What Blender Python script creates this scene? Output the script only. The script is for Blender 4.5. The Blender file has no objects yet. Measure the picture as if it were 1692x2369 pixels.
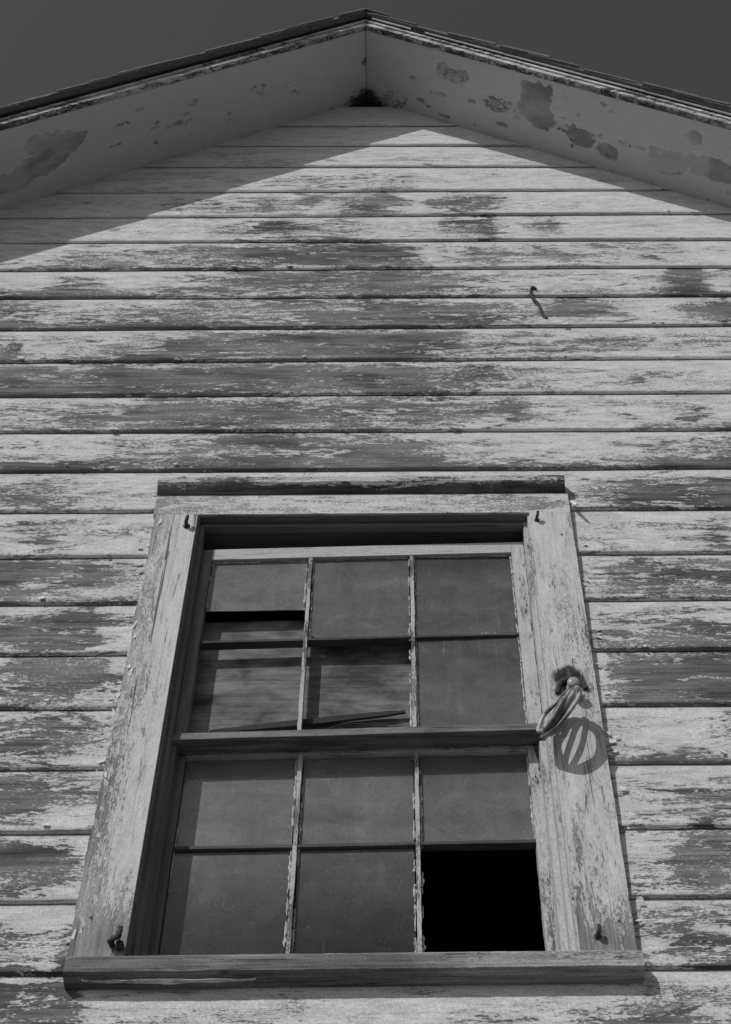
import bpy, bmesh, math, random
from mathutils import Vector, Matrix, noise as mnoise
random.seed(7)
S = bpy.context.scene
COL = S.collection

# ------------------------------------------------------------ camera, sky, sun, exposure
cam_d = bpy.data.cameras.new('camera'); cam = bpy.data.objects.new('camera', cam_d); COL.objects.link(cam)
rt = Vector((1.0, .0005, -.0098)); up = Vector((.0065, -.7744, .6326)); fw = Vector((.0073, .6327, .7744))
rt.normalize(); fw.normalize(); up = rt.cross(fw).normalized(); fw = up.cross(rt).normalized()
CAM = Vector((0, -2.66, 1.6))
M = Matrix((rt, up, -fw)).transposed().to_4x4(); M.translation = CAM
cam.matrix_world = M
cam_d.sensor_fit = 'VERTICAL'; cam_d.sensor_height = 36; cam_d.sensor_width = 24
cam_d.lens = 50; cam_d.shift_x = -.0435; cam_d.clip_end = 5000; cam_d.clip_start = .05
S.camera = cam

SUN = Vector((-.28, -.38, .36)).normalized()           # direction towards the sun
W = bpy.data.worlds.new('World'); S.world = W; W.use_nodes = True
nt = W.node_tree; nt.nodes.clear()
sky = nt.nodes.new('ShaderNodeTexSky'); sky.sky_type = 'NISHITA'; sky.sun_disc = False
sky.sun_elevation = math.asin(SUN.z); sky.sun_rotation = math.atan2(SUN.x, SUN.y)
sep = nt.nodes.new('ShaderNodeSeparateColor'); bg = nt.nodes.new('ShaderNodeBackground'); wo = nt.nodes.new('ShaderNodeOutputWorld')
bg.inputs['Strength'].default_value = .082
nt.links.new(sky.outputs[0], sep.inputs[0]); nt.links.new(sep.outputs['Red'], bg.inputs['Color'])   # black-and-white film behind a red filter
nt.links.new(bg.outputs[0], wo.inputs[0])
sd = bpy.data.lights.new('sun', 'SUN'); sd.energy = 2.4; sd.angle = math.radians(.5); sd.color = (1, 1, 1)
so = bpy.data.objects.new('sun', sd); COL.objects.link(so); so.rotation_euler = SUN.to_track_quat('Z', 'Y').to_euler()
S.view_settings.view_transform = 'Standard'; S.view_settings.look = 'None'
S.view_settings.exposure = 0; S.view_settings.gamma = 1

# ------------------------------------------------------------ node helpers
class NT:
    def __init__(s, name):
        s.m = bpy.data.materials.new(name); s.m.use_nodes = True; s.t = s.m.node_tree; s.t.nodes.clear()
        s.out = s.t.nodes.new('ShaderNodeOutputMaterial')
    def put(s, sock, v):
        if v is None: return
        if hasattr(v, 'is_output'): s.t.links.new(v, sock)
        elif isinstance(v, (int, float)):
            if hasattr(sock.default_value, '__len__'): sock.default_value = (v, v, v, 1)[:len(sock.default_value)]
            else: sock.default_value = v
        else: sock.default_value = v
    def math(s, op, a, b=None, c=None, clamp=False):
        n = s.t.nodes.new('ShaderNodeMath'); n.operation = op; n.use_clamp = clamp
        for i, v in enumerate((a, b, c)):
            if v is not None: s.put(n.inputs[i], v)
        return n.outputs[0]
    def noise(s, vec, scale, detail=6, rough=.6, dist=0):
        n = s.t.nodes.new('ShaderNodeTexNoise'); s.put(n.inputs['Vector'], vec)
        n.inputs['Scale'].default_value = scale; n.inputs['Detail'].default_value = detail
        n.inputs['Roughness'].default_value = rough; n.inputs['Distortion'].default_value = dist
        return n.outputs[0]
    def scale(s, vec, v):
        n = s.t.nodes.new('ShaderNodeVectorMath'); n.operation = 'MULTIPLY'
        s.put(n.inputs[0], vec); n.inputs[1].default_value = v; return n.outputs[0]
    def addv(s, a, b):
        n = s.t.nodes.new('ShaderNodeVectorMath'); n.operation = 'ADD'; s.put(n.inputs[0], a); s.put(n.inputs[1], b); return n.outputs[0]
    def step(s, v, lo, hi, a=0., b=1.):
        n = s.t.nodes.new('ShaderNodeMapRange'); n.interpolation_type = 'SMOOTHSTEP'
        s.put(n.inputs[0], v); s.put(n.inputs[1], lo); s.put(n.inputs[2], hi); s.put(n.inputs[3], a); s.put(n.inputs[4], b); return n.outputs[0]
    def lin(s, v, lo, hi, a, b):
        n = s.t.nodes.new('ShaderNodeMapRange'); s.put(n.inputs[0], v); s.put(n.inputs[1], lo); s.put(n.inputs[2], hi)
        s.put(n.inputs[3], a); s.put(n.inputs[4], b); return n.outputs[0]
    def mix(s, f, a, b):   # floats
        n = s.t.nodes.new('ShaderNodeMix'); n.data_type = 'FLOAT'
        s.put(n.inputs[0], f); s.put(n.inputs[2], a); s.put(n.inputs[3], b); return n.outputs[0]
    def attr(s, name):
        n = s.t.nodes.new('ShaderNodeAttribute'); n.attribute_name = name; return n.outputs['Fac']
    def coord(s): return s.t.nodes.new('ShaderNodeTexCoord').outputs['Object']
    def xyz(s, x, y, z):
        n = s.t.nodes.new('ShaderNodeCombineXYZ')
        for i, v in enumerate((x, y, z)): s.put(n.inputs[i], v)
        return n.outputs[0]
    def bsdf(s, col, rough=.8, height=None, dist=.001, strength=1., metal=0, spec=.3):
        b = s.t.nodes.new('ShaderNodeBsdfPrincipled')
        c = s.t.nodes.new('ShaderNodeCombineColor')
        for i in range(3): s.put(c.inputs[i], col)
        s.t.links.new(c.outputs[0], b.inputs['Base Color']); s.put(b.inputs['Roughness'], rough)
        b.inputs['Metallic'].default_value = metal; b.inputs['Specular IOR Level'].default_value = spec
        if height is not None:
            n = s.t.nodes.new('ShaderNodeBump'); n.inputs['Distance'].default_value = dist; n.inputs['Strength'].default_value = strength
            s.put(n.inputs['Height'], height); s.t.links.new(n.outputs[0], b.inputs['Normal'])
        return b
    def finish(s, sh): s.t.links.new(sh.outputs[0], s.out.inputs[0]); return s.m

def painted(name, axis='x', base=None, paint=.60, thin=.36, wood=(.075, .25), amp=3.2, soft=.6, crack=1., flake=1., grit=.16, crisp=.49, cklen=5.2, ckt=.635):
    """old white paint flaking off weathered wood; the vertex attribute 'wear' says how much has gone, 'stain' how dirty it is"""
    s = NT(name); co = s.coord(); seed = s.attr('seed')
    co = s.addv(co, s.xyz(s.math('MULTIPLY', seed, 7.3), 0., s.math('MULTIPLY', seed, 3.1)))
    wear = s.attr('wear') if base is None else base
    g = (lambda a, b: (a, b, b)) if axis == 'x' else (lambda a, b: (b, b, a))
    if axis == 'iso': g = lambda a, b: (a * 1.6, a * 2.2, a * 1.6)
    n1 = s.noise(s.scale(co, g(3.6, 17.)), 1.6, 12, .70, .8)
    n2 = s.noise(s.scale(co, g(17., 66.)), 1.7, 10, .78, .5)
    n3 = s.noise(s.scale(co, g(70, 210)), 1.5, 4, .7)
    big = s.noise(s.scale(co, g(1.7, 5.)), 1.3, 4, .6, .5)
    v = s.math('ADD', wear, s.math('MULTIPLY', s.math('SUBTRACT', n1, .5), amp * .86))
    v = s.math('ADD', v, s.math('MULTIPLY', s.math('SUBTRACT', n2, .5), amp * .66))
    v1 = s.math('ADD', v, s.math('MULTIPLY', s.math('SUBTRACT', n3, .5), amp * .16))
    v2 = s.math('ADD', v, s.math('MULTIPLY', s.math('SUBTRACT', n3, .5), amp * .85))
    k = s.step(s.noise(s.scale(co, g(1.8, 7.)), 2.1, 5, .6), crisp - .06, crisp + .06)      # here crisp flakes, there paint worn to specks
    v = s.mix(k, v2, v1)
    hard = s.step(v, .48, .54)
    bare = s.math('ADD', s.math('MULTIPLY', hard, s.mix(k, .62, 1.)), s.math('MULTIPLY', s.step(v, .0, .9), s.mix(k, .26, .0)), clamp=True)
    # wood
    gr = s.noise(s.scale(co, g(3.5, 230.)), 1., 7, .62, .4)
    gr2 = s.noise(s.scale(co, g(1.8, 34.)), 1.3, 8, .66, .8)
    w = s.lin(s.math('ADD', s.math('MULTIPLY', gr, .45), s.math('MULTIPLY', gr2, .55)), .395, .605, wood[0], wood[1])
    w = s.math('MULTIPLY', w, s.step(big, .34, .66, .62, 1.35))
    w = s.math('MULTIPLY', w, s.step(s.math('ADD', wear, s.math('MULTIPLY', s.math('SUBTRACT', n1, .5), .8)), .35, .95, 1.15, .78))
    ck = s.step(s.noise(s.scale(co, g(cklen, 170.)), 1., 5, .6, .8), ckt, ckt + .05)
    w = s.mix(s.math('MULTIPLY', ck, min(1, .8 * crack)), w, .02)
    # paint
    dirt = s.noise(s.scale(co, g(5., 20.)), 2., 9, .72, .3)
    p = s.lin(dirt, .34, .60, thin + .09, paint)
    p = s.mix(s.math('MULTIPLY', s.step(v, 0., .5), soft), p, thin)
    hair = s.step(s.noise(s.scale(co, g(9., 130.)), 1., 5, .65, .5), .60, .655)
    p = s.mix(s.math('MULTIPLY', hair, s.math('MULTIPLY', s.step(v, -.4, .3), min(1, .8 * crack))), p, .13)
    c = s.mix(bare, p, w)
    rim_shade = s.math('MULTIPLY', s.step(v, .45, .50), s.math('SUBTRACT', 1., s.step(v, .53, .60)))  # dark line painted along flake edges as the shade of their lip
    rn = s.step(s.noise(s.scale(co, g(4., 12.)), 2., 4, .6), .47, .6)
    c = s.mix(s.math('MULTIPLY', s.math('MULTIPLY', rim_shade, rn), s.math('MULTIPLY', k, min(1, .55 * flake))), c, .03)
    gn = s.noise(s.scale(co, (1, 1, 1)), 230., 3, .7)
    c = s.math('MULTIPLY', c, s.lin(gn, .3, .7, 1 - grit * 1.6, 1 + grit * 1.6))
    st = s.step(s.math('ADD', s.attr('stain'), s.math('MULTIPLY', s.math('SUBTRACT', s.noise(s.scale(co, g(14, 22)), 1.5, 8, .7), .5), 1.5)), .35, .8)
    c = s.mix(s.math('MULTIPLY', s.math('MULTIPLY', st, .9), s.step(s.attr('stain'), .02, .2)), c, .012)
    c = c if ckt > .63 else s.mix(s.math('MULTIPLY', s.step(s.noise(s.scale(co, g(1.0, 55.)), 1., 4, .6, .5), .64, .67), .8), c, .05)
    h = s.math('ADD', s.math('MULTIPLY', s.math('SUBTRACT', 1., hard), .9 * flake), s.math('MULTIPLY', gr, .55))
    h = s.math('ADD', h, s.math('MULTIPLY', n2, .6))
    h = s.math('SUBTRACT', h, s.math('MULTIPLY', ck, .8))
    return s.finish(s.bsdf(c, .85, h, .0018, .85, spec=.12))

def wood_mat(name, axis='x', lo=.07, hi=.2, sc=1.):
    s = NT(name); co = s.coord()
    g = (lambda a, b: (a, b, b)) if axis == 'x' else (lambda a, b: (b, b, a))
    gr = s.noise(s.scale(co, g(3 * sc, 190. * sc)), 1., 7, .62, .4)
    bl = s.noise(s.scale(co, g(3. * sc, 16.)), 1.3, 7, .66, .4)
    c = s.lin(s.math('ADD', s.math('MULTIPLY', gr, .45), s.math('MULTIPLY', bl, .55)), .34, .66, lo, hi)
    ck = s.step(s.noise(s.scale(co, g(4.2, 150.)), 1., 5, .6, .8), .62, .68)
    c = s.mix(s.math('MULTIPLY', ck, .7), c, .02)
    return s.finish(s.bsdf(c, .85, s.math('SUBTRACT', gr, s.math('MULTIPLY', ck, .8)), .0015, .7, spec=.12))

def plain(name, c0, c1, sc=20, rough=.7, metal=0, spec=.3, bump=.4):
    s = NT(name); co = s.coord(); n = s.noise(co, sc, 8, .65)
    return s.finish(s.bsdf(s.lin(n, .35, .65, c0, c1), rough, n, .002, bump, metal, spec))

M_SIDE = painted('peeling_clapboard_paint', 'x', paint=.66, thin=.38, wood=(.06, .22))
M_CASE = painted('worn_casing_paint', 'z', paint=.62, thin=.42, wood=(.16, .42), amp=2.1, crack=1.25, grit=.10, cklen=1.8, crisp=.57, ckt=.605)
M_CASEX = painted('worn_head_paint', 'x', paint=.64, thin=.45, wood=(.14, .30))
M_SOFF = painted('flaking_soffit_paint', 'iso', paint=.57, thin=.52, wood=(.40, .50), amp=2.0, soft=.1, crack=.1, flake=1.8, grit=.07, crisp=.2)
M_RAKE = painted('flaking_rake_paint', 'x', paint=.64, thin=.36, wood=(.03, .13), amp=3.8)
M_SASH = painted('worn_sash_paint', 'z', paint=.52, thin=.34, wood=(.08, .22), amp=3.0)
M_SASHX = painted('worn_rail_paint', 'x', paint=.5, thin=.34, wood=(.10, .22), amp=2.2)
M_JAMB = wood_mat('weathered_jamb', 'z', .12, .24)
M_JAMBX = wood_mat('weathered_head_jamb', 'x', .12, .2)
M_BAR = wood_mat('dark_glazing_bar', 'x', .04, .12)
M_SILL = painted('weathered_sill', 'x', paint=.44, thin=.32, wood=(.13, .42), amp=2.2, crack=1.2)
M_RAILW = painted('weathered_rail', 'x', paint=.40, thin=.28, wood=(.10, .34), amp=1.8, crack=1.2)
M_CAP = painted('drip_cap_paint', 'x', paint=.55, thin=.36, wood=(.04, .12), amp=3.0)
def board_mat():
    s = NT('stained_board'); co = s.coord()
    gr = s.noise(s.scale(co, (7, 100, 150)), 1., 7, .65, .4); bl = s.noise(s.scale(co, (5, 5, 9)), 1.2, 6, .6, .3)
    c = s.lin(bl, .36, .64, .06, .24); c = s.math('MULTIPLY', c, s.lin(gr, .35, .65, .72, 1.28))
    return s.finish(s.bsdf(c, .85, gr, .001, .5, spec=.1))
M_BOARD = board_mat()
M_LATH = wood_mat('dark_lath', 'x', .03, .07)
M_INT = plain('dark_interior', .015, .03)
M_DECK_SHADE = plain('shaded_deck', .01, .02)  # roof deck near black: the shadow under the shingles is in its colour
M_SHING = plain('grey_asphalt_shingle', .10, .24, 160, .95, 0, .1, 1.)
M_METAL = plain('galvanised_edge', .45, .65, 60, .45, .5)
M_IRON = plain('rusted_iron', .03, .11, 220, .8, .2, .2, .8)
M_PORC = plain('glazed_insulator', .28, .42, 30, .3, 0, .5, .1)
M_GROUND = plain('dry_ground', .11, .18, 1.5, .95, 0, .05, 1.)
M_FLAKE = painted('loose_paint_flake', 'x', base=-.4, paint=.72, thin=.5)

def cable_mat():
    s = NT('old_cable'); co = s.coord(); n = s.noise(co, 90, 5, .6); m = s.step(s.noise(s.scale(co, (1.6, 1, .45)), 46, 4, .6), .50, .56)
    c = s.mix(s.math('MULTIPLY', s.step(s.noise(co, 16, 3, .5), .46, .62), .8), s.lin(n, .3, .7, .06, .18), .48)  # pale patches painted in for sun highlights on the strands
    return s.finish(s.bsdf(c, .38, n, .0008, .4, spec=.5))
M_CABLE = cable_mat()

def glass_mat(name, cover):
    s = NT(name); co = s.coord(); lvl = s.attr('wear')
    n = s.noise(s.scale(co, (1.1, 1, .8)), 3.2, 7, .6, .6)
    fine = s.noise(s.scale(co, (90, 90, 60)), 1.5, 5, .75)
    drip = s.noise(s.scale(co, (38, 1, 1.6)), 1., 5, .6, .5)
    blot = s.noise(s.scale(co, (9, 1, 11)), 1., 6, .7, .8)
    d = s.math('MULTIPLY', lvl, s.lin(fine, .3, .7, .82, 1.18))
    d = s.math('MULTIPLY', d, s.lin(drip, .35, .65, .95, 1.05)); d = s.math('MULTIPLY', d, s.lin(blot, .35, .65, .80, 1.20))
    refl_band = s.noise(s.scale(co, (.5, 1, 11)), 1., 3, .5)  # faint horizontal reflections painted into the dust colour
    d = s.math('MULTIPLY', d, s.lin(refl_band, .38, .62, .90, 1.10))
    smear = s.step(blot, .60, .72)
    spk = s.step(s.noise(co, 210, 3, .6), .66, .70)
    scr = s.step(s.noise(s.scale(co, (85, 20, 4.5)), 1., 3, .5, 1.6), .68, .72)
    d = s.mix(s.math('MAXIMUM', s.math('MULTIPLY', spk, .5), s.math('MAXIMUM', s.math('MULTIPLY', scr, .25), s.math('MULTIPLY', smear, .12))), d, .55)
    df = s.t.nodes.new('ShaderNodeBsdfDiffuse'); c = s.t.nodes.new('ShaderNodeCombineColor')
    for i in range(3): s.put(c.inputs[i], d)
    s.t.links.new(c.outputs[0], df.inputs[0])
    tr = s.t.nodes.new('ShaderNodeBsdfTransparent'); tr.inputs[0].default_value = (.95, .95, .95, 1)
    mx = s.t.nodes.new('ShaderNodeMixShader'); s.put(mx.inputs[0], s.lin(n, .3, .7, cover - .05, cover + .05))
    s.t.links.new(tr.outputs[0], mx.inputs[1]); s.t.links.new(df.outputs[0], mx.inputs[2])
    gl = s.t.nodes.new('ShaderNodeBsdfGlossy'); gl.inputs['Roughness'].default_value = .05
    fr = s.t.nodes.new('ShaderNodeFresnel'); fr.inputs[0].default_value = 1.45
    bp = s.t.nodes.new('ShaderNodeBump'); bp.inputs['Distance'].default_value = .002; bp.inputs["Strength"].default_value = .12
    s.put(bp.inputs['Height'], s.noise(s.scale(co, (5, 1, 9)), 1., 2, .5)); s.t.links.new(bp.outputs[0], gl.inputs['Normal'])
    m2 = s.t.nodes.new('ShaderNodeMixShader'); s.t.links.new(fr.outputs[0], m2.inputs[0])
    s.t.links.new(mx.outputs[0], m2.inputs[1]); s.t.links.new(gl.outputs[0], m2.inputs[2])
    return s.finish(m2)
M_GLASS = glass_mat('dusty_glass', .52)

# ------------------------------------------------------------ mesh helpers
def link(name, bm, mat, parent=None, smooth=False, bevel=0):
    bmesh.ops.recalc_face_normals(bm, faces=bm.faces) if bevel >= 0 else None
    me = bpy.data.meshes.new(name); bm.to_mesh(me); bm.free()
    if smooth:
        for p in me.polygons: p.use_smooth = True
    for m in (mat if isinstance(mat, (list, tuple)) else [mat]): me.materials.append(m)
    o = bpy.data.objects.new(name, me); COL.objects.link(o); o.parent = parent
    if bevel > 0:
        b = o.modifiers.new('bevel', 'BEVEL'); b.width = bevel; b.segments = 2; b.limit_method = 'ANGLE'
    return o
def empty(name, label=None, cat=None, parent=None, group=None):
    o = bpy.data.objects.new(name, None); COL.objects.link(o); o.parent = parent
    if label: o['label'] = label; o['category'] = cat
    if group: o['group'] = group
    return o
def tag(o, label, cat, group=None):
    o['label'] = label; o['category'] = cat
    if group: o['group'] = group
    return o
def new():
    bm = bmesh.new(); bm.verts.layers.float.new('wear'); bm.verts.layers.float.new('seed'); bm.verts.layers.float.new('stain'); return bm
def setattr_(bm, vs, wear, seed=0.):
    lw = bm.verts.layers.float['wear']; ls = bm.verts.layers.float['seed']
    for v in vs: v[lw] = wear(v.co) if callable(wear) else wear; v[ls] = seed
def stain(bm, f):
    l = bm.verts.layers.float['stain']
    for v in bm.verts: v[l] = max(v[l], f(v.co))
def box(bm, x0, x1, y0, y1, z0, z1, wear=.3, seed=0., n=(1, 1, 1), f=None, mat=0):
    """box with its surface subdivided n times; f(co) bends it"""
    nx, ny, nz = n; g = {}
    def V(i, j, k):
        if (i, j, k) not in g:
            g[i, j, k] = bm.verts.new((x0 + (x1 - x0) * i / nx, y0 + (y1 - y0) * j / ny, z0 + (z1 - z0) * k / nz))
        return g[i, j, k]
    fs = []
    for i in range(nx):
        for k in range(nz):
            fs.append(bm.faces.new((V(i, 0, k), V(i + 1, 0, k), V(i + 1, 0, k + 1), V(i, 0, k + 1))))
            fs.append(bm.faces.new((V(i, ny, k), V(i, ny, k + 1), V(i + 1, ny, k + 1), V(i + 1, ny, k))))
    for j in range(ny):
        for k in range(nz):
            fs.append(bm.faces.new((V(0, j, k), V(0, j, k + 1), V(0, j + 1, k + 1), V(0, j + 1, k))))
            fs.append(bm.faces.new((V(nx, j, k), V(nx, j + 1, k), V(nx, j + 1, k + 1), V(nx, j, k + 1))))
    for i in range(nx):
        for j in range(ny):
            fs.append(bm.faces.new((V(i, j, 0), V(i, j + 1, 0), V(i + 1, j + 1, 0), V(i + 1, j, 0))))
            fs.append(bm.faces.new((V(i, j, nz), V(i + 1, j, nz), V(i + 1, j + 1, nz), V(i, j + 1, nz))))
    vs = list(g.values())
    setattr_(bm, vs, wear, seed)
    for q in fs: q.material_index = mat
    if f:
        for v in vs: v.co = Vector(f(v.co))
    return vs
def tube(bm, pts, r, seg=8, caps=True, jit=0):
    pts = [Vector(p) for p in pts]; rings = []
    rr = r if callable(r) else (lambda t: r)
    t0 = (pts[1] - pts[0]).normalized(); nrm = t0.orthogonal().normalized()
    for i, p in enumerate(pts):
        t = (pts[min(i + 1, len(pts) - 1)] - pts[max(i - 1, 0)]).normalized()
        nrm = (nrm - t * nrm.dot(t)).normalized(); b = t.cross(nrm); R = rr(i / (len(pts) - 1))
        rings.append([bm.verts.new(p + (nrm * math.cos(a) + b * math.sin(a)) * R * (1 + random.uniform(-jit, jit))) for a in [2 * math.pi * k / seg for k in range(seg)]])
    for a, b in zip(rings, rings[1:]):
        for k in range(seg): bm.faces.new((a[k], a[(k + 1) % seg], b[(k + 1) % seg], b[k]))
    if caps: bm.faces.new(rings[0][::-1]); bm.faces.new(rings[-1])
def spline(ctrl, n=8, closed=False):
    P = [Vector(c) for c in ctrl]; out = []; N = len(P)
    g = (lambda i: P[i % N]) if closed else (lambda i: P[max(0, min(N - 1, i))])
    for i in range(N if closed else N - 1):
        a, b, c, d = g(i - 1), g(i), g(i + 1), g(i + 2)
        for k in range(n):
            t = k / n
            out.append(.5 * ((2 * b) + (c - a) * t + (2 * a - 5 * b + 4 * c - d) * t * t + (3 * b - a - 3 * c + d) * t ** 3))
    out.append(P[0] if closed else P[-1]); return out

# ------------------------------------------------------------ setting
bm = bmesh.new(); bmesh.ops.create_grid(bm, x_segments=2, y_segments=2, size=2500)
g = link('ground', bm, M_GROUND); g['kind'] = 'structure'

# ------------------------------------------------------------ the house
FS = .9951; RX, RZ, SL = -.1373, 7.8125, .74           # ridge of the soffit, slope of the roof
HALF = 3.2; XL, XR = RX - HALF, RX + HALF
DEPTH = 7.0
def sz(x): return RZ - SL * abs(x - RX)
house = empty('clapboard_house', 'old wooden house gable with peeling white clapboards and one window', 'house')

# --- clapboards. Each row: z of the lap at the left and right, x of the picture's left and right edge there,
# then the wear of the paint along it at the top, middle and bottom of the board (0 sound .. 9 bare)
ROWS = [
 (7.561,7.526,-1.78,1.50, "0:000"),
 (7.359,7.325,-1.74,1.46, "0:000 1600:000"),
 (7.154,7.121,-1.69,1.42, "0:000 500:111 900:001"),
 (6.915,6.911,-1.64,1.38, "0:000 560:011 620:132 900:142 980:120 1100:000"),
 (6.698,6.704,-1.60,1.34, "0:000 330:010 400:151 560:342 600:572 640:341 690:671 730:432 820:674 880:762 925:111 960:481 1090:482 1150:210 1290:110 1380:000"),
 (6.496,6.491,-1.55,1.30, "0:000 200:010 400:010 450:510 530:461 620:672 680:453 780:344 850:221 960:112 1000:652 1090:776 1140:110 1190:651 1230:771 1270:100 1350:000"),
 (6.282,6.280,-1.51,1.26, "0:012 100:015 190:437 300:244 380:445 500:566 640:786 800:886 900:797 960:222 1060:262 1140:242 1240:452 1350:541 1500:441 1560:110"),
 (6.081,6.072,-1.46,1.22, "0:027 80:008 110:028 140:158 215:058 250:017 330:116 420:445 520:764 600:875 780:876 870:877 930:765 1020:543 1140:432 1270:424 1400:113 1460:136 1500:888 1560:876 1590:315 1624:628"),
 (5.867,5.870,-1.41,1.18, "0:668 80:537 150:237 260:338 400:547 520:637 620:855 760:857 900:797 1000:576 1080:366 1140:353 1190:262 1260:892 1350:571 1420:221 1500:120 1530:462 1624:794"),
 (5.661,5.660,-1.37,1.14, "0:167 40:187 60:125 200:236 300:355 400:476 500:684 620:874 700:887 900:898 1010:784 1060:354 1150:352 1300:242 1450:231 1500:252 1624:251"),
 (5.457,5.456,-1.32,1.10, "0:587 60:768 170:667 260:887 400:886 560:885 700:783 800:685 880:797 980:566 1050:764 1120:453 1200:242 1320:131 1440:152 1500:131 1624:011"),
 (5.257,5.247,-1.28,1.06, "0:134 100:244 250:355 340:785 450:787 600:786 700:565 800:665 900:765 1000:673 1080:562 1150:581 1200:231 1350:222 1450:132 1540:264 1624:116"),
 (5.051,5.049,-1.24,1.03, "0:237 100:228 240:338 330:228 450:449 560:768 700:778 860:679 930:477 1000:337 1100:226 1200:116 1330:115 1450:237 1540:356 1624:567"),
 (4.856,4.850,-1.19,0.99, "0:464 50:574 120:353 240:332 330:110 340:332 700:343 1240:232 1290:132 1340:254 1420:276 1520:376 1624:466"),
 (4.652,4.652,-1.15,0.95, "0:322 96:453 180:221 330:121 1280:112 1400:011 1500:022 1560:153 1600:475 1624:353"),
 (4.457,4.460,-1.11,0.92, "0:785 96:774 200:773 280:434 1290:222 1350:343 1400:673 1500:482 1624:574"),
 (4.263,4.265,-1.06,0.88, "0:284 96:485 180:683 260:323 1310:134 1380:364 1450:245 1560:367 1624:347"),
 (4.071,4.067,-1.02,0.84, "0:674 96:775 200:774 250:343 1340:111 1370:664 1430:886 1624:887"),
 (3.872,3.878,-0.98,0.81, "0:564 100:675 180:553 230:332 1360:225 1420:018 1500:107 1560:217 1624:326"),
 (3.683,3.683,-0.94,0.77, "0:772 70:872 120:741 180:732 215:433 1380:233 1440:143 1540:255 1624:164"),
 (3.492,3.491,-0.90,0.73, "0:691 100:781 140:671 180:442 1400:333 1470:354 1530:584 1624:673"),
 (3.312,3.313,-0.86,0.70, "0:156 60:036 120:146 150:667 1410:333 1470:343 1530:565 1624:455"),
 (3.133,3.133,-0.82,0.67, "0:787 140:787 175:358 200:017 330:018 400:003 700:014 850:015 950:104 1100:004 1250:015 1320:028 1380:149 1450:369 1540:268 1624:048"),
]
z = 3.133
while z > .35:
    z -= .187; ROWS.append((round(z, 3), round(z, 3), -.8, .65, None))
HOLE = (-.69, .48)
def parse(sx):
    o = []
    for t in sx.split():
        a, b = t.split(':'); o.append((float(a), [int(c) / 9 for c in b]))
    return o
def lerp_row(P, u, r):
    if u <= P[0][0]: return P[0][1][r]
    for (a, A), (b, B) in zip(P, P[1:]):
        if u <= b: return A[r] + (B[r] - A[r]) * (u - a) / (b - a)
    return P[-1][1][r]
bm = new(); LW = bm.verts.layers.float['wear']; LS = bm.verts.layers.float['seed']
xs = sorted(set([round(XL + i * .02, 4) for i in range(int(2 * HALF / .02) + 1)] + list(HOLE) + [XR]))
xs = [x for x in xs if all(abs(x - h) > .004 or x == h for h in HOLE)]
flakes = []
prev = None
for bi, (zl, zr, x0, x1, ws) in enumerate(ROWS):
    zl, zr, x0, x1 = 1.6 + (zl - 1.6) * FS, 1.6 + (zr - 1.6) * FS, x0 * FS, x1 * FS
    P = parse(ws) if ws else None; sd_ = bi * 1.37
    def zb(x, zl=zl, zr=zr, x0=x0, x1=x1, b=bi): 
        t = max(-.3, min(1.3, (x - x0) / (x1 - x0)))
        return zl + (zr - zl) * t + .0022 * mnoise.noise(Vector((x * 1.7, b * 5.1, 0))) + .001 * mnoise.noise(Vector((x * 9, b * 5.1, 3)))
    top = prev if prev else (lambda x: zb(x) + .205)
    inhole = 3.27 < zl < 4.76
    SY = -.013; fz = [.03, .055, .14, .3, .5, .7, .88, .97, 1.0]     # height on the face, 0 = bottom
    colv = {}
    for xi, x in enumerate(xs):
        b_, t_ = zb(x), top(x) + .012
        lim = sz(x) + .02
        if b_ >= lim: continue
        t_ = min(t_, lim)
        tk = .0128 + .0025 * mnoise.noise(Vector((x * .9, bi * 3.3, 9)))        # how far the board stands proud at its lap
        cup = .0015 * mnoise.noise(Vector((x * .6, bi * 2.2, 4)))
        vs = [bm.verts.new((x, SY - .0035, b_ + .012)), bm.verts.new((x, SY - .0052, b_))]          # worn underside of the lap edge
        for q in fz:
            zz = b_ + (t_ - b_) * q
            y = -tk + (tk - .001) * q + cup * math.sin(q * math.pi)
            if q == .03: y += .0015
            vs.append(bm.verts.new((x, y + SY, zz)))
        u = (x - x0) / (x1 - x0) * 1624
        for j, v in enumerate(vs):
            q = 0 if j < 2 else fz[j - 2]
            if P:
                a, m, b2 = (lerp_row(P, u, k) for k in range(3))
                w = b2 + (m - b2) * min(1, q / .45) if q < .45 else m + (a - m) * min(1, (q - .45) / .45)
                if q > .84: w -= .30
                if u < -200 or u > 1824: w = .5
            else:
                w = .45 + .5 * mnoise.noise(Vector((x * .8, bi * 3, 1)))
            v[LW] = -.04 + w * .97 + (.04 if j <= 2 else 0); v[LS] = sd_
        colv[x] = vs
    for xa, xb in zip(xs, xs[1:]):
        if xa not in colv or xb not in colv: continue
        if inhole and xa >= HOLE[0] - 1e-6 and xb <= HOLE[1] + 1e-6: continue
        A, B = colv[xa], colv[xb]
        for j in range(len(A) - 1): bm.faces.new((A[j], B[j], B[j + 1], A[j + 1]))
    prev = zb
bmesh.ops.delete(bm, geom=[v for v in bm.verts if not v.link_faces], context='VERTS')
bmesh.ops.recalc_face_normals(bm, faces=bm.faces)
side = link('siding', bm, M_SIDE, house, bevel=-1)

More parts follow.
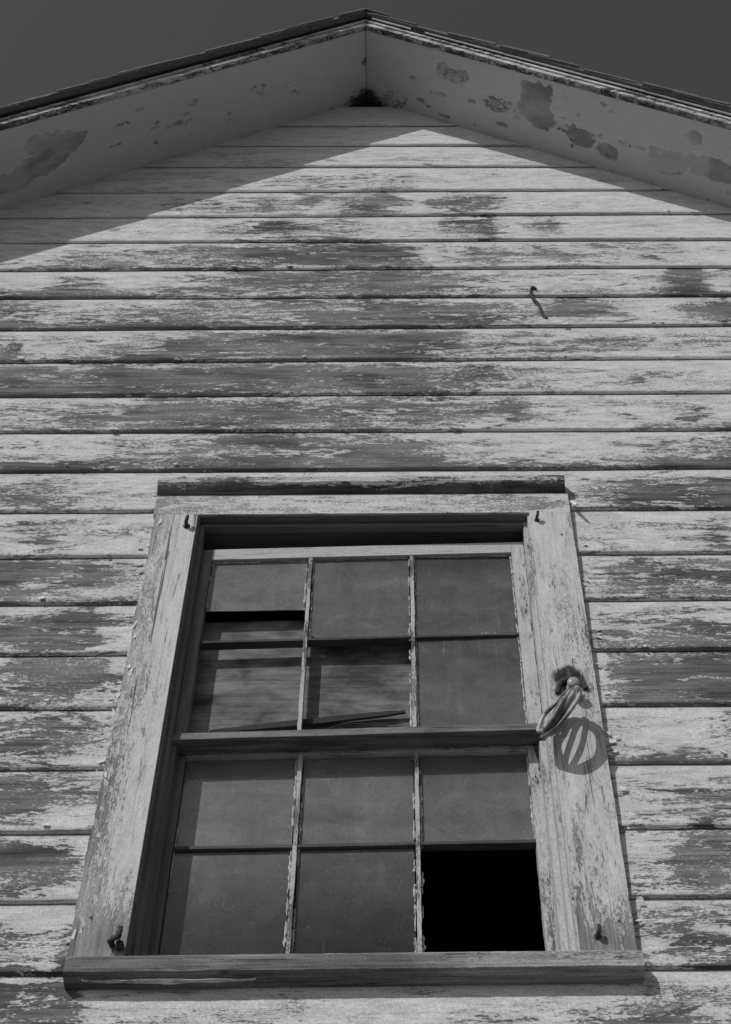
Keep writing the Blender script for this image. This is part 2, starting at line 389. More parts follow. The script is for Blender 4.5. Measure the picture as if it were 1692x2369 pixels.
# --- gable wall behind the boards (with the window hole), side and rear walls, dark room
bm = bmesh.new()
def quadwall(x0, x1, z0, z1):
    box2(bm, x0, x1, -.005, .115, z0, z1)
def box2(bm, x0, x1, y0, y1, z0, z1):
    vs = [bm.verts.new(p) for p in ((x0,y0,z0),(x1,y0,z0),(x1,y1,z0),(x0,y1,z0),(x0,y0,z1),(x1,y0,z1),(x1,y1,z1),(x0,y1,z1))]
    for f in ((0,3,2,1),(4,5,6,7),(0,1,5,4),(1,2,6,5),(2,3,7,6),(3,0,4,7)): bm.faces.new([vs[i] for i in f])
def prism(bm, poly, y0, y1):
    a = [bm.verts.new((x, y0, z)) for x, z in poly]; b = [bm.verts.new((x, y1, z)) for x, z in poly]
    bm.faces.new(a); bm.faces.new(b[::-1])
    for i in range(len(a)): j = (i + 1) % len(a); bm.faces.new((a[j], a[i], b[i], b[j]))
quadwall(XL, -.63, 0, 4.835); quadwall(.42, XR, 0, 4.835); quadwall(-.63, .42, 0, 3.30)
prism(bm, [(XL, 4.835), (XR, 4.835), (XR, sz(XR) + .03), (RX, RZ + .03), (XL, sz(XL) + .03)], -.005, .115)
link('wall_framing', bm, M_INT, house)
for sx, x in ((-1, XL), (1, XR)):
    bm = new(); box(bm, min(x, x - sx * .1), max(x, x - sx * .1), .118, DEPTH, 0, sz(XL) + .02, .25)
    link('side_wall', bm, M_CASEX, house)
bm = new(); vs = []
prism(bm, [(XL + .1, 0), (XR - .1, 0), (XR - .1, sz(XR - .1) + .02), (RX, RZ + .02), (XL + .1, sz(XL + .1) + .02)], DEPTH - .1, DEPTH - .003)
setattr_(bm, bm.verts, .3)
link('rear_wall', bm, M_CASEX, house)
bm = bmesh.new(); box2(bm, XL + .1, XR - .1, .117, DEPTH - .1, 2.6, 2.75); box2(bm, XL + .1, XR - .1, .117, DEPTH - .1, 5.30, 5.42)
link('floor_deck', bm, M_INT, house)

# --- corner boards
for x0, x1 in ((XL - .02, XL + .1), (XR - .1, XR + .02)):
    bm = new(); box(bm, x0, x1, -.046, -.0315, .2, sz(XL) + .0, .3)
    link('corner_board', bm, M_CASE, house)

# --- soffits, one on each side of the ridge
PATCH = {-1: [(-1.34, -.21, .075, .05, .9), (-1.42, -.15, .07, .04, .9), (-1.53, -.12, .10, .035, .95), (-1.40, -.235, .05, .035, .8), (-.90, -.155, .05, .014, .5), (-1.12, -.22, .03, .012, .5), (-.6, -.21, .03, .02, .45)],
          1: [(.575, -.225, .062, .072, 1.), (.60, -.17, .045, .05, .85), (.25, -.245, .055, .03, .62), (.21, -.25, .03, .04, .55), (.42, -.17, .08, .03, .45), (.76, -.12, .05, .03, .62),
              (.86, -.105, .035, .03, .78), (1.09, -.135, .055, .045, .9), (1.05, -.11, .03, .02, .8), (1.25, -.155, .08, .04, .95), (1.17, -.26, .02, .025, .9), (.72, -.15, .09, .018, .5), (.0, -.06, .05, .04, .6)]}
_r = random.Random(9)
for _s in (-1, 1):
    for _ in range(34 if _s > 0 else 22):
        _x = _r.uniform(.05, 1.5) if _s > 0 else _r.uniform(-1.7, -.3)
        PATCH[_s].append((_x, _r.uniform(-.30, -.03) if _r.random() < .5 else _r.gauss(-.14, .035), _r.uniform(.006, .022), _r.uniform(.004, .012), _r.uniform(.5, 1.)))
def soff_wear(side):
    def f(co):
        w = -.28
        for px, py, rx, ry, s_ in PATCH[side]:
            d = math.hypot((co.x - px) / rx, (co.y - py) / ry) + .45 * mnoise.noise(Vector((co.x * 15, co.y * 15, side * 3))) + .35 * mnoise.noise(Vector((co.x * 45, co.y * 45, side * 3)))
            w = max(w, -.28 + (s_ + .26) * max(0, min(1, (1.35 - d) * 3.5)))
        d = math.hypot(co.x - RX, (co.y + .0) * 1.0)
        w = max(w, -.28 + .75 * max(0, 1 - d / .2)); w = max(w, -.28 + .45 * max(0, .3 + mnoise.noise(Vector((co.x * 5, co.y * 9, side * 7)))) if co.y > -.2 else w)
        return w
    return f
OH = .333
for s_ in (-1, 1):
    bm = new(); xe = RX + s_ * (HALF + .28)
    n = 420
    box(bm, RX + s_ * .001, xe, -OH, -.006, 0, .016, 0, 0, (n, 44, 1), f=lambda c: (c.x, c.y, c.z + sz(c.x)))
    setattr_(bm, bm.verts, soff_wear(s_), s_ * 2.)
    stain(bm, lambda c: max(1.25 - math.hypot((c.x - RX) / .13, (c.y + .0) / .10), .9 - math.hypot((c.x - RX) * 22, (c.y + .19) * 22) if s_ < 0 else 0, .35 if c.y > -.03 else 0))  # blotted dark at the peak, in one spot and in a strip along the wall
    link('soffit', bm, M_SOFF, house)
# --- rake boards: a flat board at the edge, a narrow moulding on its face
for s_ in (-1, 1):
    xe = RX + s_ * (HALF + .3)
    def rw(co, s_=s_):
        return .36 + .55 * mnoise.noise(Vector((co.x * 1.6, s_ * 4, 2))) + (.22 if co.z < .012 and co.y > -.354 else -.08)
    bm = new()
    box(bm, RX + s_ * .0005, xe, -.359, -.3355, -.003, .043, rw, s_ * 5., (220, 2, 2), f=lambda c: (c.x, c.y, c.z + sz(c.x) + .0015 * mnoise.noise(Vector((c.x * 3, 2, 2)))))
    mo = new()
    box(mo, RX + s_ * .0005, xe, -.3655, -.3595, .026, .044, lambda c: .3 + .6 * mnoise.noise(Vector((c.x * 2.3, s_ * 9, 7))), s_ * 8., (220, 1, 1), f=lambda c: (c.x, c.y, c.z + sz(c.x)))
    rb = link('rake_board', bm, M_RAKE, house)
    link('moulding', mo, M_RAKE, rb)
# --- roof: deck, drip edge, shingle courses
bm = bmesh.new()
for s_ in (-1, 1):
    xe = RX + s_ * (HALF + .34)
    prism(bm, [(RX + s_ * .0005, RZ + .046), (xe, sz(xe) + .046), (xe, sz(xe) + .062), (RX + s_ * .0005, RZ + .062)], -.371, DEPTH + .3)
roof = link('roof', bm, M_DECK_SHADE, house)
bm = bmesh.new(); rnd = random.Random(3)
L_ = math.hypot(HALF + .36, SL * (HALF + .36))
for s_ in (-1, 1):
    ux, uz = s_ * math.cos(math.atan(SL)), -math.sin(math.atan(SL))
    nx, nz = s_ * math.sin(math.atan(SL)), math.cos(math.atan(SL))
    d = 0.0; k = 0
    while d < L_:
        a, b = max(d - .10, .0), min(d + .135, L_)
        off = rnd.uniform(-.008, .010) + (-.006 if s_ < 0 else .0); th = rnd.uniform(.006, .010)
        lift = rnd.choice([0, 0, 0, .004, .008]) if s_ > 0 else rnd.choice([0, 0, .003])
        pts = []
        # courses lie on the deck, each one lapping over the one below
        for dd, hh in ((a, .0008), (b, .011), (b, .011 + th + lift), (a, .0008 + th)):
            pts.append((RX + ux * dd + nx * hh + s_ * .0005, RZ + .062 / 1 + uz * dd + nz * hh))
        if k == 0: pts[0] = (RX + s_ * .0003, RZ + .063); pts[3] = (RX + s_ * .0003, RZ + .075)
        prism(bm, pts, -.396 + off, DEPTH + .32)
        d += .135; k += 1
    # starter strip makes the edge look two layers thick
    xe = RX + s_ * (HALF + .35)
    prism(bm, [(RX + s_ * .0004, RZ + .0625), (xe, sz(xe) + .0625), (xe, sz(xe) + .0685), (RX + s_ * .0004, RZ + .0685)], -.388, -.25)
# ridge caps
yy = -.400; 
while yy < DEPTH + .3:
    c = .11; r0 = .078 + rnd.uniform(0, .004)
    prism(bm, [(RX - c, RZ + r0 - SL * c), (RX, RZ + r0 + .004), (RX + c, RZ + r0 - SL * c), (RX + c, RZ + r0 + .006 - SL * c), (RX, RZ + r0 + .011), (RX - c, RZ + r0 + .006 - SL * c)], yy, yy + .25)
    yy += .2
link('shingle', bm, M_SHING, roof)
bm = bmesh.new()
x = RX + .03
for xa, xb in ((RX + .03, RX + .20), (RX + .26, RX + 1.0), (RX + 1.0, RX + 3.5)):
    prism(bm, [(xa, sz(xa) + .0475), (xb, sz(xb) + .0475), (xb, sz(xb) + .058), (xa, sz(xa) + .058)], -.3765, -.3715)
link('drip_edge', bm, M_METAL, roof)

# ------------------------------------------------------------ the window
win = empty('window', parent=house)
CF = -.04                                   # face of the casing
def cw(x0, x1, sgn):
    def f(co):
        t = (co.x - x0) / (x1 - x0)
        if sgn < 0:                           # left casing: outer third flaked, foot bare
            w = .62 - .75 * t + .25 * mnoise.noise(Vector((co.x * 9, 1, co.z * 2.5)))
            w = max(w, .95 - max(0, co.z - 3.36) * 4.5 + .25 * mnoise.noise(Vector((co.x * 16, 1, 2))))
        else:
            w = .22 + .3 * mnoise.noise(Vector((co.x * 9, 5, co.z * 2.0)))
            w = max(w, .8 * (1 - math.hypot((co.x - .43) * 10, (co.z - 4.11) * 9)))
            w = max(w, .75 - max(0, co.z - 3.36) * 4)
        return w
    return f
bm = new()
box(bm, -.709, -.587, CF, -.0005, 3.325, 4.803, cw(-.709, -.587, -1), 1., (12, 1, 130), f=lambda c: (c.x + (.0035 * mnoise.noise(Vector((1, 1, c.z * 9))) + .002 * mnoise.noise(Vector((1, 5, c.z * 40))) if c.x < -.70 else 0), c.y, c.z))
link('casing', bm, M_CASE, win); bm = new()
box(bm, .377, .496, CF, -.0005, 3.325, 4.803, cw(.377, .496, 1), 2., (12, 1, 130), f=lambda c: (c.x + (.0015 * mnoise.noise(Vector((1, 2, c.z * 9))) if c.x > .49 else 0), c.y, c.z))
stain(bm, lambda c: max(1.55 - math.hypot((c.x - .428) / .036, (c.z - 4.135) / .042), .9 - math.hypot((c.x - .422) / .02, (c.z - 3.385) / .03)))
link('casing', bm, M_CASE, win)
bm = new()
box(bm, -.716, .497, CF + .0015, -.0005, 4.804, 4.905, lambda c: .18 + .35 * mnoise.noise(Vector((c.x * 2.5, 3, c.z * 9))) + (.45 if c.x < -.4 and c.z < 4.89 else 0) * max(0, min(1, (-.35 - c.x) * 4)), 4., (120, 1, 6))
link('head_casing', bm, M_CASEX, win)
# drip cap: lit narrow face, underside bevelled back to the wall
bm = new(); n = 140; rows = []
for i in range(n + 1):
    x = -.716 + (1.206) * i / n
    rag = .006 * mnoise.noise(Vector((x * 5, 7, 1))) + .003 * mnoise.noise(Vector((x * 19, 7, 1)))
    if x > .25: rag *= .4
    prof = [(-.002, 4.962), (-.062, 4.950), (-.066, 4.944), (-.066, 4.922 + rag), (-.054, 4.906), (-.043, 4.893), (-.002, 4.893)]
    rows.append([bm.verts.new((x, y, z)) for y, z in prof])
for A, B in zip(rows, rows[1:]):
    m_ = len(A)
    for j in range(m_): bm.faces.new((A[j], A[(j + 1) % m_], B[(j + 1) % m_], B[j]))
bm.faces.new(rows[0][::-1]); bm.faces.new(rows[-1])
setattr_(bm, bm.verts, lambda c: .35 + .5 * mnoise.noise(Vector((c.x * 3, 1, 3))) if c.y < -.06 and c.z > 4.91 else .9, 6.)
link('drip_cap', bm, M_CAP, win)
# sill
bm = new(); rows = []
for i in range(n + 1):
    t = i / n; x = -.703 + 1.206 * t; zo = .004 * t
    w = .0016 * mnoise.noise(Vector((x * 6, 2, 9))) + .0012 * mnoise.noise(Vector((x * 37, 2, 9))) - .006 * max(0, abs(t - .5) * 2 - .985) / .015; w2 = .0015 * mnoise.noise(Vector((x * 45, 1, 3))) + .002 * mnoise.noise(Vector((x * 14, 2, 9)))
    prof = [(.09, 3.352), (-.056, 3.324 + w * .6), (-.061, 3.318 + w), (-.062, 3.283 + w2), (-.058, 3.280 + w2), (-.044, 3.273), (-.031, 3.270), (.09, 3.270)]
    rows.append([bm.verts.new((x, y, z + zo)) for y, z in prof])
for A, B in zip(rows, rows[1:]):
    m_ = len(A)
    for j in range(m_): bm.faces.new((A[j], A[(j + 1) % m_], B[(j + 1) % m_], B[j]))
bm.faces.new(rows[0][::-1]); bm.faces.new(rows[-1])
setattr_(bm, bm.verts, lambda c: .84 + .3 * mnoise.noise(Vector((c.x * 3, 1, c.z * 30))) - (.22 if c.x > .1 else 0) * (1 if c.z > 3.31 else .3), 3.)
sil = link('sill', bm, M_SILL, win)
bm = new(); rows = []
for i in range(61):                        # a long curl of paint hanging under the sill
    x = -.665 + .36 * i / 60; a = math.sin(math.pi * i / 60) ** .4
    h = .006 * mnoise.noise(Vector((x * 22, 1, 1))) + .006 * mnoise.noise(Vector((x * 7, 3, 1)))
    rows.append([bm.verts.new(p) for p in ((x, -.048 + .3 * h, 3.2745 + .9 * h * a - .0035 * (1 - a)), (x, -.049 - .001 * a, 3.2745 - .004 * a + h * a * .5), (x, -.043, 3.2745 - (.007 + .8 * h) * a - .001))])
for A, B in zip(rows, rows[1:]):
    for j in range(2): bm.faces.new((A[j], B[j], B[j + 1], A[j + 1]))
setattr_(bm, bm.verts, .2, 3.)
link('paint_curl', bm, M_CASEX, win, bevel=-1)
# jambs, stops
jw = .9
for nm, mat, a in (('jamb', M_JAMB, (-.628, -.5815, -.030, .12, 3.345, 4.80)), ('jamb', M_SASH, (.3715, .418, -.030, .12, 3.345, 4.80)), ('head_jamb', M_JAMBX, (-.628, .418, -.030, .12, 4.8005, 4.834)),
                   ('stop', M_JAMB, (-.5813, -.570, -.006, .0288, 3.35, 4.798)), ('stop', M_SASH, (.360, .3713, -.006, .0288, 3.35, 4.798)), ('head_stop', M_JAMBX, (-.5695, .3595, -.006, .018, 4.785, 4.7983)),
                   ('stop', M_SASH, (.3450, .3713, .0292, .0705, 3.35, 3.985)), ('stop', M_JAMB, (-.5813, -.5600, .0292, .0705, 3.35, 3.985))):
    bm = new(); box(bm, *a, lambda c: .1 + .35 * mnoise.noise(Vector((3, 8, c.z * 4))), 2.2 + a[0], (1, 1, 40)); link(nm, bm, mat, win)

def shear(k): return lambda c: (c.x, c.y, c.z + k * (c.x + .108))
KU, KL = .028, .014
def rough_edge(k, am=.0018, fq=60, comp=0, seed=0):
    def f(c):
        d = am * mnoise.noise(Vector((c.x * fq, c.y * 20, c.z * fq + seed)))
        x, z = c.x, c.z
        if comp == 0: x += d
        else: z += d
        return (x, c.y, z + k * (c.x + .108))
    return f
nz_ = lambda a, b, fq=4: (lambda c: a + b * mnoise.noise(Vector((c.x * fq, 4, c.z * fq))))
def sash(name, X0, X1, gx0, gx1, Z0, Z1, gz0, gz1, mx, mz, yf, dep, k, railw, lw, rw_, mw, seed, yp=None):
    """stiles, rails and glazing bars, each a mesh of its own"""
    f = shear(k); w = name
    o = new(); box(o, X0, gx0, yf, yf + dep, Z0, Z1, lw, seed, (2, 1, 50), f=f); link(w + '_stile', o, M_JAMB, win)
    o = new(); box(o, gx1, X1, yf, yf + dep, Z0, Z1, rw_, seed + 1, (3, 1, 60), f=rough_edge(k, .0016, 70, 0, 3)); link(w + '_stile', o, M_SASH, win)
    o = new(); box(o, gx0 + .0003, gx1 - .0003, yf, yf + dep, gz1, Z1, railw[0], seed + 2, (60, 1, 2), f=f); link(w + '_top_rail', o, M_SASHX, win)
    o = new()
    if yp is None: box(o, gx0 + .0003, gx1 - .0003, yf, yf + dep, Z0, gz0, railw[1], seed + 3, (60, 1, 2), f=f)
    else: box(o, X0 - .001, X1 + .001, yp, yf + dep + .001, Z0 - .0005, gz0, railw[1], seed + 3, (60, 2, 2), f=lambda c: (c.x, c.y + .0008 * mnoise.noise(Vector((c.x * 12, 3, 1))), f(c)[2] + .0009 * mnoise.noise(Vector((c.x * 9, 1, 1)))))
    link('meeting_rail' if yp is not None else w + '_bottom_rail', o, M_RAILW if yp is not None else M_SASHX, win)
    for xm in mx:
        o = new(); box(o, xm - .005, xm + .005, yf + .0015, yf + dep - .004, gz0, gz1, mw, seed + 4 + xm, (1, 2, 90), f=rough_edge(k, .0013, 55, 0, xm * 50)); link(w + '_glazing_bar', o, M_SASH, win)
    es = [gx0] + [v for xm in mx for v in (xm - .0053, xm + .0053)] + [gx1]
    for a, b in zip(es[::2], es[1::2]):
        o = new(); box(o, a, b, yf + .004, yf + dep - .004, mz - .004, mz + .004, .9, seed + 7, (24, 1, 1), f=rough_edge(k, .001, 60, 1, 9)); link(w + '_glazing_bar', o, M_BAR, win)
# upper sash (in front), hanging slightly out of square
UG = (-.541, .322, 4.016, 4.694)
sash('upper_sash', -.569, .3585, UG[0], UG[1], 3.996, 4.738, UG[2], UG[3], (-.257, .034), 4.362, .030, .036, KU,
     (.0, .84), nz_(.7, .2), nz_(.15, .4, 6), nz_(.25, .7, 7), 11., .012)
# lower sash (behind)
LG = (-.541, .318, 3.40, 3.985)
sash('lower_sash', -.569, .3585, LG[0], LG[1], 3.345, 4.034, LG[2], LG[3], (-.253, .038), 3.708, .072, .036, KL,
     (.25, .6), nz_(.7, .2), nz_(.3, .4, 6), nz_(.25, .8, 7), 21.)
# glass
def pane(x0, x1, z0, z1, y, k, lt, lb, brk=None, yaw=0., name='glass_pane'):
    """one pane; lt, lb: how pale the dust is at its top and bottom"""
    bm = new(); f = shear(k); th = .003
    if brk is None:
        n = 8; box(bm, x0, x1, y, y + th, z0, z1, lambda c: lb + (lt - lb) * max(0., (c.z - z0) / (z1 - z0)) ** 1.6, 0, (n, 1, n), f=lambda c: (c.x, c.y + yaw * (c.x - (x0 + x1) / 2), f(c)[2]))
    else:
        a = [bm.verts.new(f(Vector((x, y, z)))) for x, z in brk]; b = [bm.verts.new(f(Vector((x, y + th, z)))) for x, z in brk]
        bm.faces.new(a); bm.faces.new(b[::-1])
        for i in range(len(a)): j = (i + 1) % len(a); bm.faces.new((a[j], a[i], b[i], b[j]))
        setattr_(bm, bm.verts, lt)
    return link(name, bm, M_GLASS, win)
e = .002; y = .043
pane(0, 0, 0, 0, y, KU, .30, .30, [(UG[0] + e, 4.492), (-.45, 4.490), (-.33, 4.489), (-.2655, 4.487), (-.2655, UG[3] - e), (UG[0] + e, UG[3] - e)])
pane(0, 0, 0, 0, y, KU, .25, .25, [(-.226, 4.370), (.0255, 4.370), (.0255, 4.692), (-.2485, 4.692), (-.2485, 4.425), (-.244, 4.40), (-.2395, 4.383)])
pane(.0405 + e, UG[1] - e, 4.3685, UG[3] - e, y, KU, .16, .23, yaw=.012)
pane(.0405 + e, UG[1] - e, UG[2] + e, 4.3555, y, KU, .16, .22, yaw=-.01)
y = .088
for x0, x1, lt, lb in ((LG[0], -.2595, .25, .29), (-.2465, .0315, .26, .27), (.0445, LG[1], .21, .27)):
    pane(x0 + e, x1 - e, 3.7145, LG[3] - e, y, KL, lt, lb)
for x0, x1, lt, lb in ((LG[0], -.2595, .26, .09), (-.2465, .0315, .22, .06)):
    pane(x0 + e, x1 - e, LG[2] + e, 3.7015, y, KL, lt, lb)
# crumbling putty along muntins and stiles
bm = new(); rnd = random.Random(5)
def putty(x0, z0, x1, z1, y, k, dens=1., s0=.0028):
    Ln = math.hypot(x1 - x0, z1 - z0); t = 0
    while t < Ln:
        seg = rnd.uniform(.006, .05)
        if rnd.random() < .68 * dens:
            r = s0 * rnd.uniform(.5, 1.25); a, b = t, min(Ln, t + seg)
            n_ = max(2, int((b - a) / .006)); pts = []
            for i in range(n_ + 1):
                q = (a + (b - a) * i / n_) / Ln
                X = x0 + (x1 - x0) * q + rnd.uniform(-.0012, .0012); Z = z0 + (z1 - z0) * q + rnd.uniform(-.0012, .0012)
                pts.append((X, y + rnd.uniform(-.001, .001), Z + k * (X + .108)))
            tube(bm, pts, lambda u, r=r: r * (.45 + .55 * math.sin(math.pi * min(1, max(0, u)))), 5, True, .35)
        t += seg
for x in (-.266, -.248): putty(x, 4.37, x, 4.69, .041, KU)
for x in (.0255, .0425): putty(x, 4.04, x, 4.69, .041, KU, .9)
putty(-.538, 4.5, -.538, 4.69, .041, KU); putty(-.538, 4.690, -.27, 4.690, .041, KU, 1.2); putty(.319, 4.04, .319, 4.69, .041, KU, 1.3)
putty(.05, 4.692, .31, 4.692, .041, KU); putty(.05, 4.370, .31, 4.370, .041, KU, .8); putty(-.25, 4.692, .02, 4.692, .041, KU, .5)
for x in (-.262, -.2445, .029, .0465): putty(x, 3.40, x, 3.98, .085, KL, .95, .0034)
putty(-.537, 3.45, -.537, 3.95, .085, KL, .9); putty(.316, 3.72, .316, 3.98, .085, KL, 1.3)
setattr_(bm, bm.verts, .1, 0.)
link('putty', bm, M_SASH, win)['kind'] = 'stuff'
# curled flakes of paint standing off the boards and the casing
bm = new(); rnd = random.Random(21)
def flake_at(x, y, z, w, h, lift, curl, ang=0):
    nx, nz = 4, 3; V = []
    ca, sa = math.cos(ang), math.sin(ang); je = [rnd.uniform(-.2, .2) for _ in range(nx + 1)]
    for k in range(nz + 1):
        row = []
        for i in range(nx + 1):
            u = (i / nx - .5) * w * (1 - .35 * (k / nz) ** 2); v = (k / nz + (je[i] if k == nz else 0)) * h
            d = lift * (k / nz) ** 1.7 + curl * (i / nx - .5) ** 2
            row.append(bm.verts.new((x + u * ca - v * sa, y - .0006 - d, z + u * sa + v * ca)))
        V.append(row)
    for k in range(nz):
        for i in range(nx): bm.faces.new((V[k][i], V[k][i + 1], V[k + 1][i + 1], V[k + 1][i]))
for i in range(44):                       # hanging at the laps of the boards
    r = rnd.choice(ROWS[4:23]); t = rnd.random(); zz = 1.6 + (r[0] + (r[1] - r[0]) * t - 1.6) * FS; xx = r[2] + (r[3] - r[2]) * t
    if -.72 < xx < .52 and 3.2 < zz < 4.98: continue
    if zz > sz(xx) - .05: continue
    flake_at(xx, -.0295, zz + rnd.uniform(.010, .03), rnd.uniform(.006, .03), -rnd.uniform(.004, .012), rnd.uniform(.001, .004), rnd.uniform(0, .004), rnd.uniform(-.2, .2))
for i in range(11):                        # along the outer edge of the left casing
    zz = rnd.uniform(3.36, 4.79); flake_at(-.709 + rnd.uniform(-.004, .022), -.0402, zz, rnd.uniform(.004, .010), rnd.uniform(.01, .03) * rnd.choice((-1, 1)), rnd.uniform(.001, .003), .001, rnd.uniform(-.3, .3))
for i in range(40):                        # board ends beside the casings
    zz = rnd.uniform(3.35, 4.8); sd = rnd.choice((-1, 1)); xx = -.712 - rnd.uniform(.004, .03) if sd < 0 else .499 + rnd.uniform(.004, .03)
    flake_at(xx, -.026, zz, rnd.uniform(.005, .02), rnd.uniform(.004, .010) * rnd.choice((-1, 1)), rnd.uniform(.001, .004), .002, rnd.uniform(-.5, .5))
flake_at(.505, -.036, 4.86, .012, -.05, .022, .001, .35)
setattr_(bm, bm.verts, -.3, 0.)
link('paint_flakes', bm, M_FLAKE, house, bevel=-1)['kind'] = 'stuff'
# nail heads in the casings
for x, z in ((.462, 4.70), (.466, 3.41), (-.672, 3.43)):
    b = bmesh.new(); tube(b, [(x, CF + .004, z), (x, CF - .0012, z)], .0034, 8, True, .15); link('nail_head', b, M_IRON, win)
# rusted shutter pins
def pin(x, z, s=1.):
    b = bmesh.new()
    tube(b, spline([(x, CF + .006, z), (x, CF - .018 * s, z), (x + .002, CF - .027 * s, z + .004), (x + .003, CF - .028 * s, z + .022 * s)], 5), .0062 * s, 8, True, .12)
    tube(b, [(x, CF + .002, z), (x, CF - .004, z)], .011 * s, 10, True, .15)
    return link('hinge_pin', b, M_IRON, win, True)
pin(-.613, 4.748, .85); pin(.396, 4.765, .7); pin(.416, 3.372, .7)
b = bmesh.new()
tube(b, spline([(-.615, CF + .006, 3.362), (-.617, CF - .02, 3.360), (-.60, CF - .03, 3.362), (-.598, CF - .03, 3.385)], 5), .0062, 8, True, .3)
tube(b, [(-.598, CF + .004, 3.356), (-.596, CF - .018, 3.352)], .009, 9, True, .2)
link('hinge_pin', b, M_IRON, win, True)

# ------------------------------------------------------------ loose things
# boards standing behind the glass
def plank(name, x0, x1, y0, y1, z0, z1, k, label, seed):
    bm = new(); box(bm, x0, x1, y0, y1, z0, z1, .5, seed, (30, 1, 6), f=lambda c: (c.x, c.y + .002 * math.sin(c.x * 6), c.z + k * (c.x + .108)))
    return tag(link(name, bm, M_BOARD), label, 'board')
plank('wooden_board', -.566, .357, .086, .100, 4.045, 4.487, .018, 'stained pale board standing behind the open panes of the upper sash', 1.)
plank('wooden_board', -.566, .357, .112, .128, 3.872, 4.03, .012, 'grey board seen dimly through the dusty glass just below the meeting rail', 2.)
# broken lath leaning in the sash
bm = new(); A = Vector((-.49, .071, 4.058)); B = Vector((.012, .071, 4.124))
rows = []
for i in range(25):
    t = i / 24; p = A.lerp(B, t); hh = .0055 + .004 * math.sin(t * 3.1) + .0012 * mnoise.noise(Vector((t * 9, 0, 0)))
    if t > .93: hh *= .6
    rows.append([bm.verts.new((p.x, p.y + dy, p.z + dz)) for dy, dz in ((-.004, -hh), (.004, -hh), (.004, hh), (-.004, hh))])
for a, b in zip(rows, rows[1:]):
    for j in range(4): bm.faces.new((a[j], a[(j + 1) % 4], b[(j + 1) % 4], b[j]))
bm.faces.new(rows[0][::-1]); bm.faces.new(rows[-1]); setattr_(bm, bm.verts, .5)
tag(link('broken_lath', bm, M_LATH), 'long dark broken lath leaning across the bottom of the two open panes', 'lath')
bm = new(); tube(bm, spline([(-.20, .076, 4.064), (-.136, .074, 4.086), (-.06, .075, 4.079), (.027, .076, 4.073)], 6), lambda t: .0035 * (1 - .5 * t), 5, True, .2)  # thin dark strip added to stand for the shadow under the lath
tag(link('lath_shadow_strip', bm, M_LATH), 'thin dark strip added as the shadow under the right end of the broken lath', 'shadow_strip')

# bent iron hook in the clapboards
hp = [(.498, 6.090), (.488, 6.104), (.480, 6.087), (.478, 6.062), (.481, 6.031), (.489, 6.012), (.498, 5.990), (.504, 5.954), (.508, 5.922), (.515, 5.898), (.522, 5.900), (.526, 5.918)]
pts = [(x, -.030 + .010 * (i / 11) ** 2 + (.022 if i == 11 else 0), z) for i, (x, z) in enumerate(hp)]
bm = bmesh.new(); tube(bm, spline(pts, 5), lambda t: .0048 + .0016 * math.sin(t * 5) ** 2 * (t > .3), 8, True, .12)
tag(link('bent_hook', bm, M_IRON, None, True), 'thin rusty bent wire hook standing out of the clapboards at upper right', 'hook')

# insulator with its coil of cable
ins = empty('insulator', 'pale round knob on a rusty iron bracket near the middle of the right casing', 'insulator')
ins.location = (.432, CF, 4.085)
def loc(p): return Vector(p) - ins.location
bm = bmesh.new()
o3 = Vector((.432, CF, 4.085)); ax = Vector((.0, -1, -.12)).normalized()
prof = [(.000, .014), (.010, .015), (.014, .020), (.022, .021), (.028, .015), (.036, .014), (.044, .020), (.052, .020), (.058, .012), (.059, .001)]
e1 = ax.orthogonal().normalized(); e2 = ax.cross(e1); rings = []
for d, r in prof: rings.append([bm.verts.new(ax * d * .8 + (e1 * math.cos(a) + e2 * math.sin(a)) * r * .8) for a in [2 * math.pi * q / 18 for q in range(18)]])
for a, b in zip(rings, rings[1:]):
    for q in range(18): bm.faces.new((a[q], a[(q + 1) % 18], b[(q + 1) % 18], b[q]))
bm.faces.new(rings[0][::-1]); bm.faces.new(rings[-1])
link('knob', bm, M_PORC, ins, True)
bm = bmesh.new()
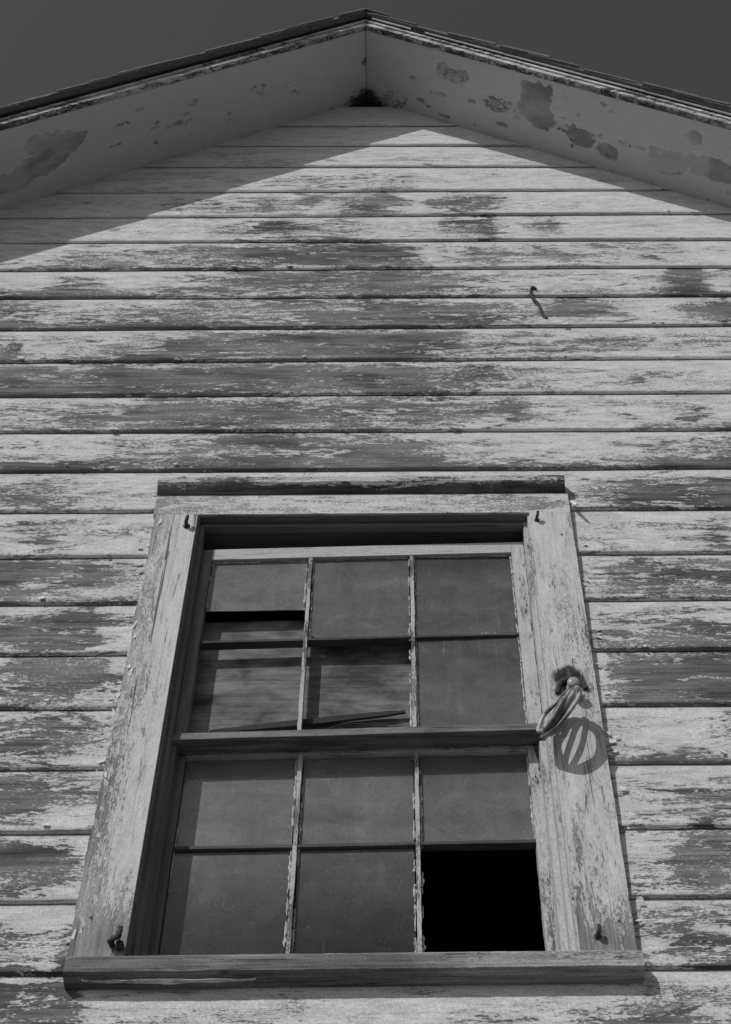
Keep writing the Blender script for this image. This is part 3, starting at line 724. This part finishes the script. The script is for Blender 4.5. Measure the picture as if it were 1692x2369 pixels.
tube(bm, spline([loc(p) for p in ((.395, CF - .002, 4.078), (.402, CF - .006, 4.108), (.428, CF - .008, 4.124), (.455, CF - .006, 4.118), (.468, CF - .003, 4.092))], 6), .0075, 8, True, .2)
tube(bm, spline([loc(p) for p in ((.428, CF - .001, 4.165), (.43, CF - .008, 4.135), (.434, CF - .012, 4.11))], 5), lambda t: .004 + .006 * t, 8, True, .2)
link('bracket', bm, M_IRON, ins, True)

coil = empty('cable_coil', 'coil of heavy old cable hanging from the pale knob on the right casing', 'cable')
coil.location = (.40, -.10, 3.96)
ctr = Vector((.3845, -.098, 3.965)); uax = Vector((.093, 0, .157)).normalized(); v_ = (ctr - CAM).normalized(); vax = (v_ - uax * v_.dot(uax)).normalized(); wax = uax.cross(vax).normalized()
rnd = random.Random(11); bm = bmesh.new(); loops = []
for kk, (a, b, w0, tilt, rad) in enumerate(((.074, .043, -.0110, .1, .0056), (.079, .040, -.0040, -.2, .0058), (.076, .046, .0025, .1, .0054), (.078, .010, .0080, .2, .0056), (.070, .044, .0125, -.1, .0052))):
    ctrl = []
    for q in range(12):
        t = 2 * math.pi * q / 12
        aa = a * (1 + rnd.uniform(-.05, .05)); bb = b * (1 + rnd.uniform(-.10, .10)); ph = (-.18, .24, -.10, .2, .30)[kk]
        p = ctr + uax * (aa * math.cos(t) + .006 * math.sin(kk * 3)) + (vax * math.cos(ph) + wax * math.sin(ph)) * (bb * math.sin(t)) + vax * ( tilt * .05 * math.cos(t)) + wax * (w0 * (1 - .35 * abs(math.cos(t))) + rnd.uniform(-.002, .002))
        p.y = min(p.y, CF - .010)
        ctrl.append(p - coil.location)
    tube(bm, spline(ctrl, 6, True), rad, 9, False)
link('turns', bm, M_CABLE, coil, True)
bm = bmesh.new()     # wrapping round the bundle and the loose end
lc = lambda p: Vector(p) - coil.location
end = [ctr - uax * .093 + vax * .01, ctr - uax * .060 - wax * .016 - vax * .03, ctr - wax * .02 - vax * .045 + uax * .01, ctr + uax * .055 - wax * .015 - vax * .035, ctr + uax * .085 + vax * .0]
tube(bm, spline([lc(p) for p in end], 8), .0055, 8)
link('loose_end', bm, M_CABLE, coil, True)
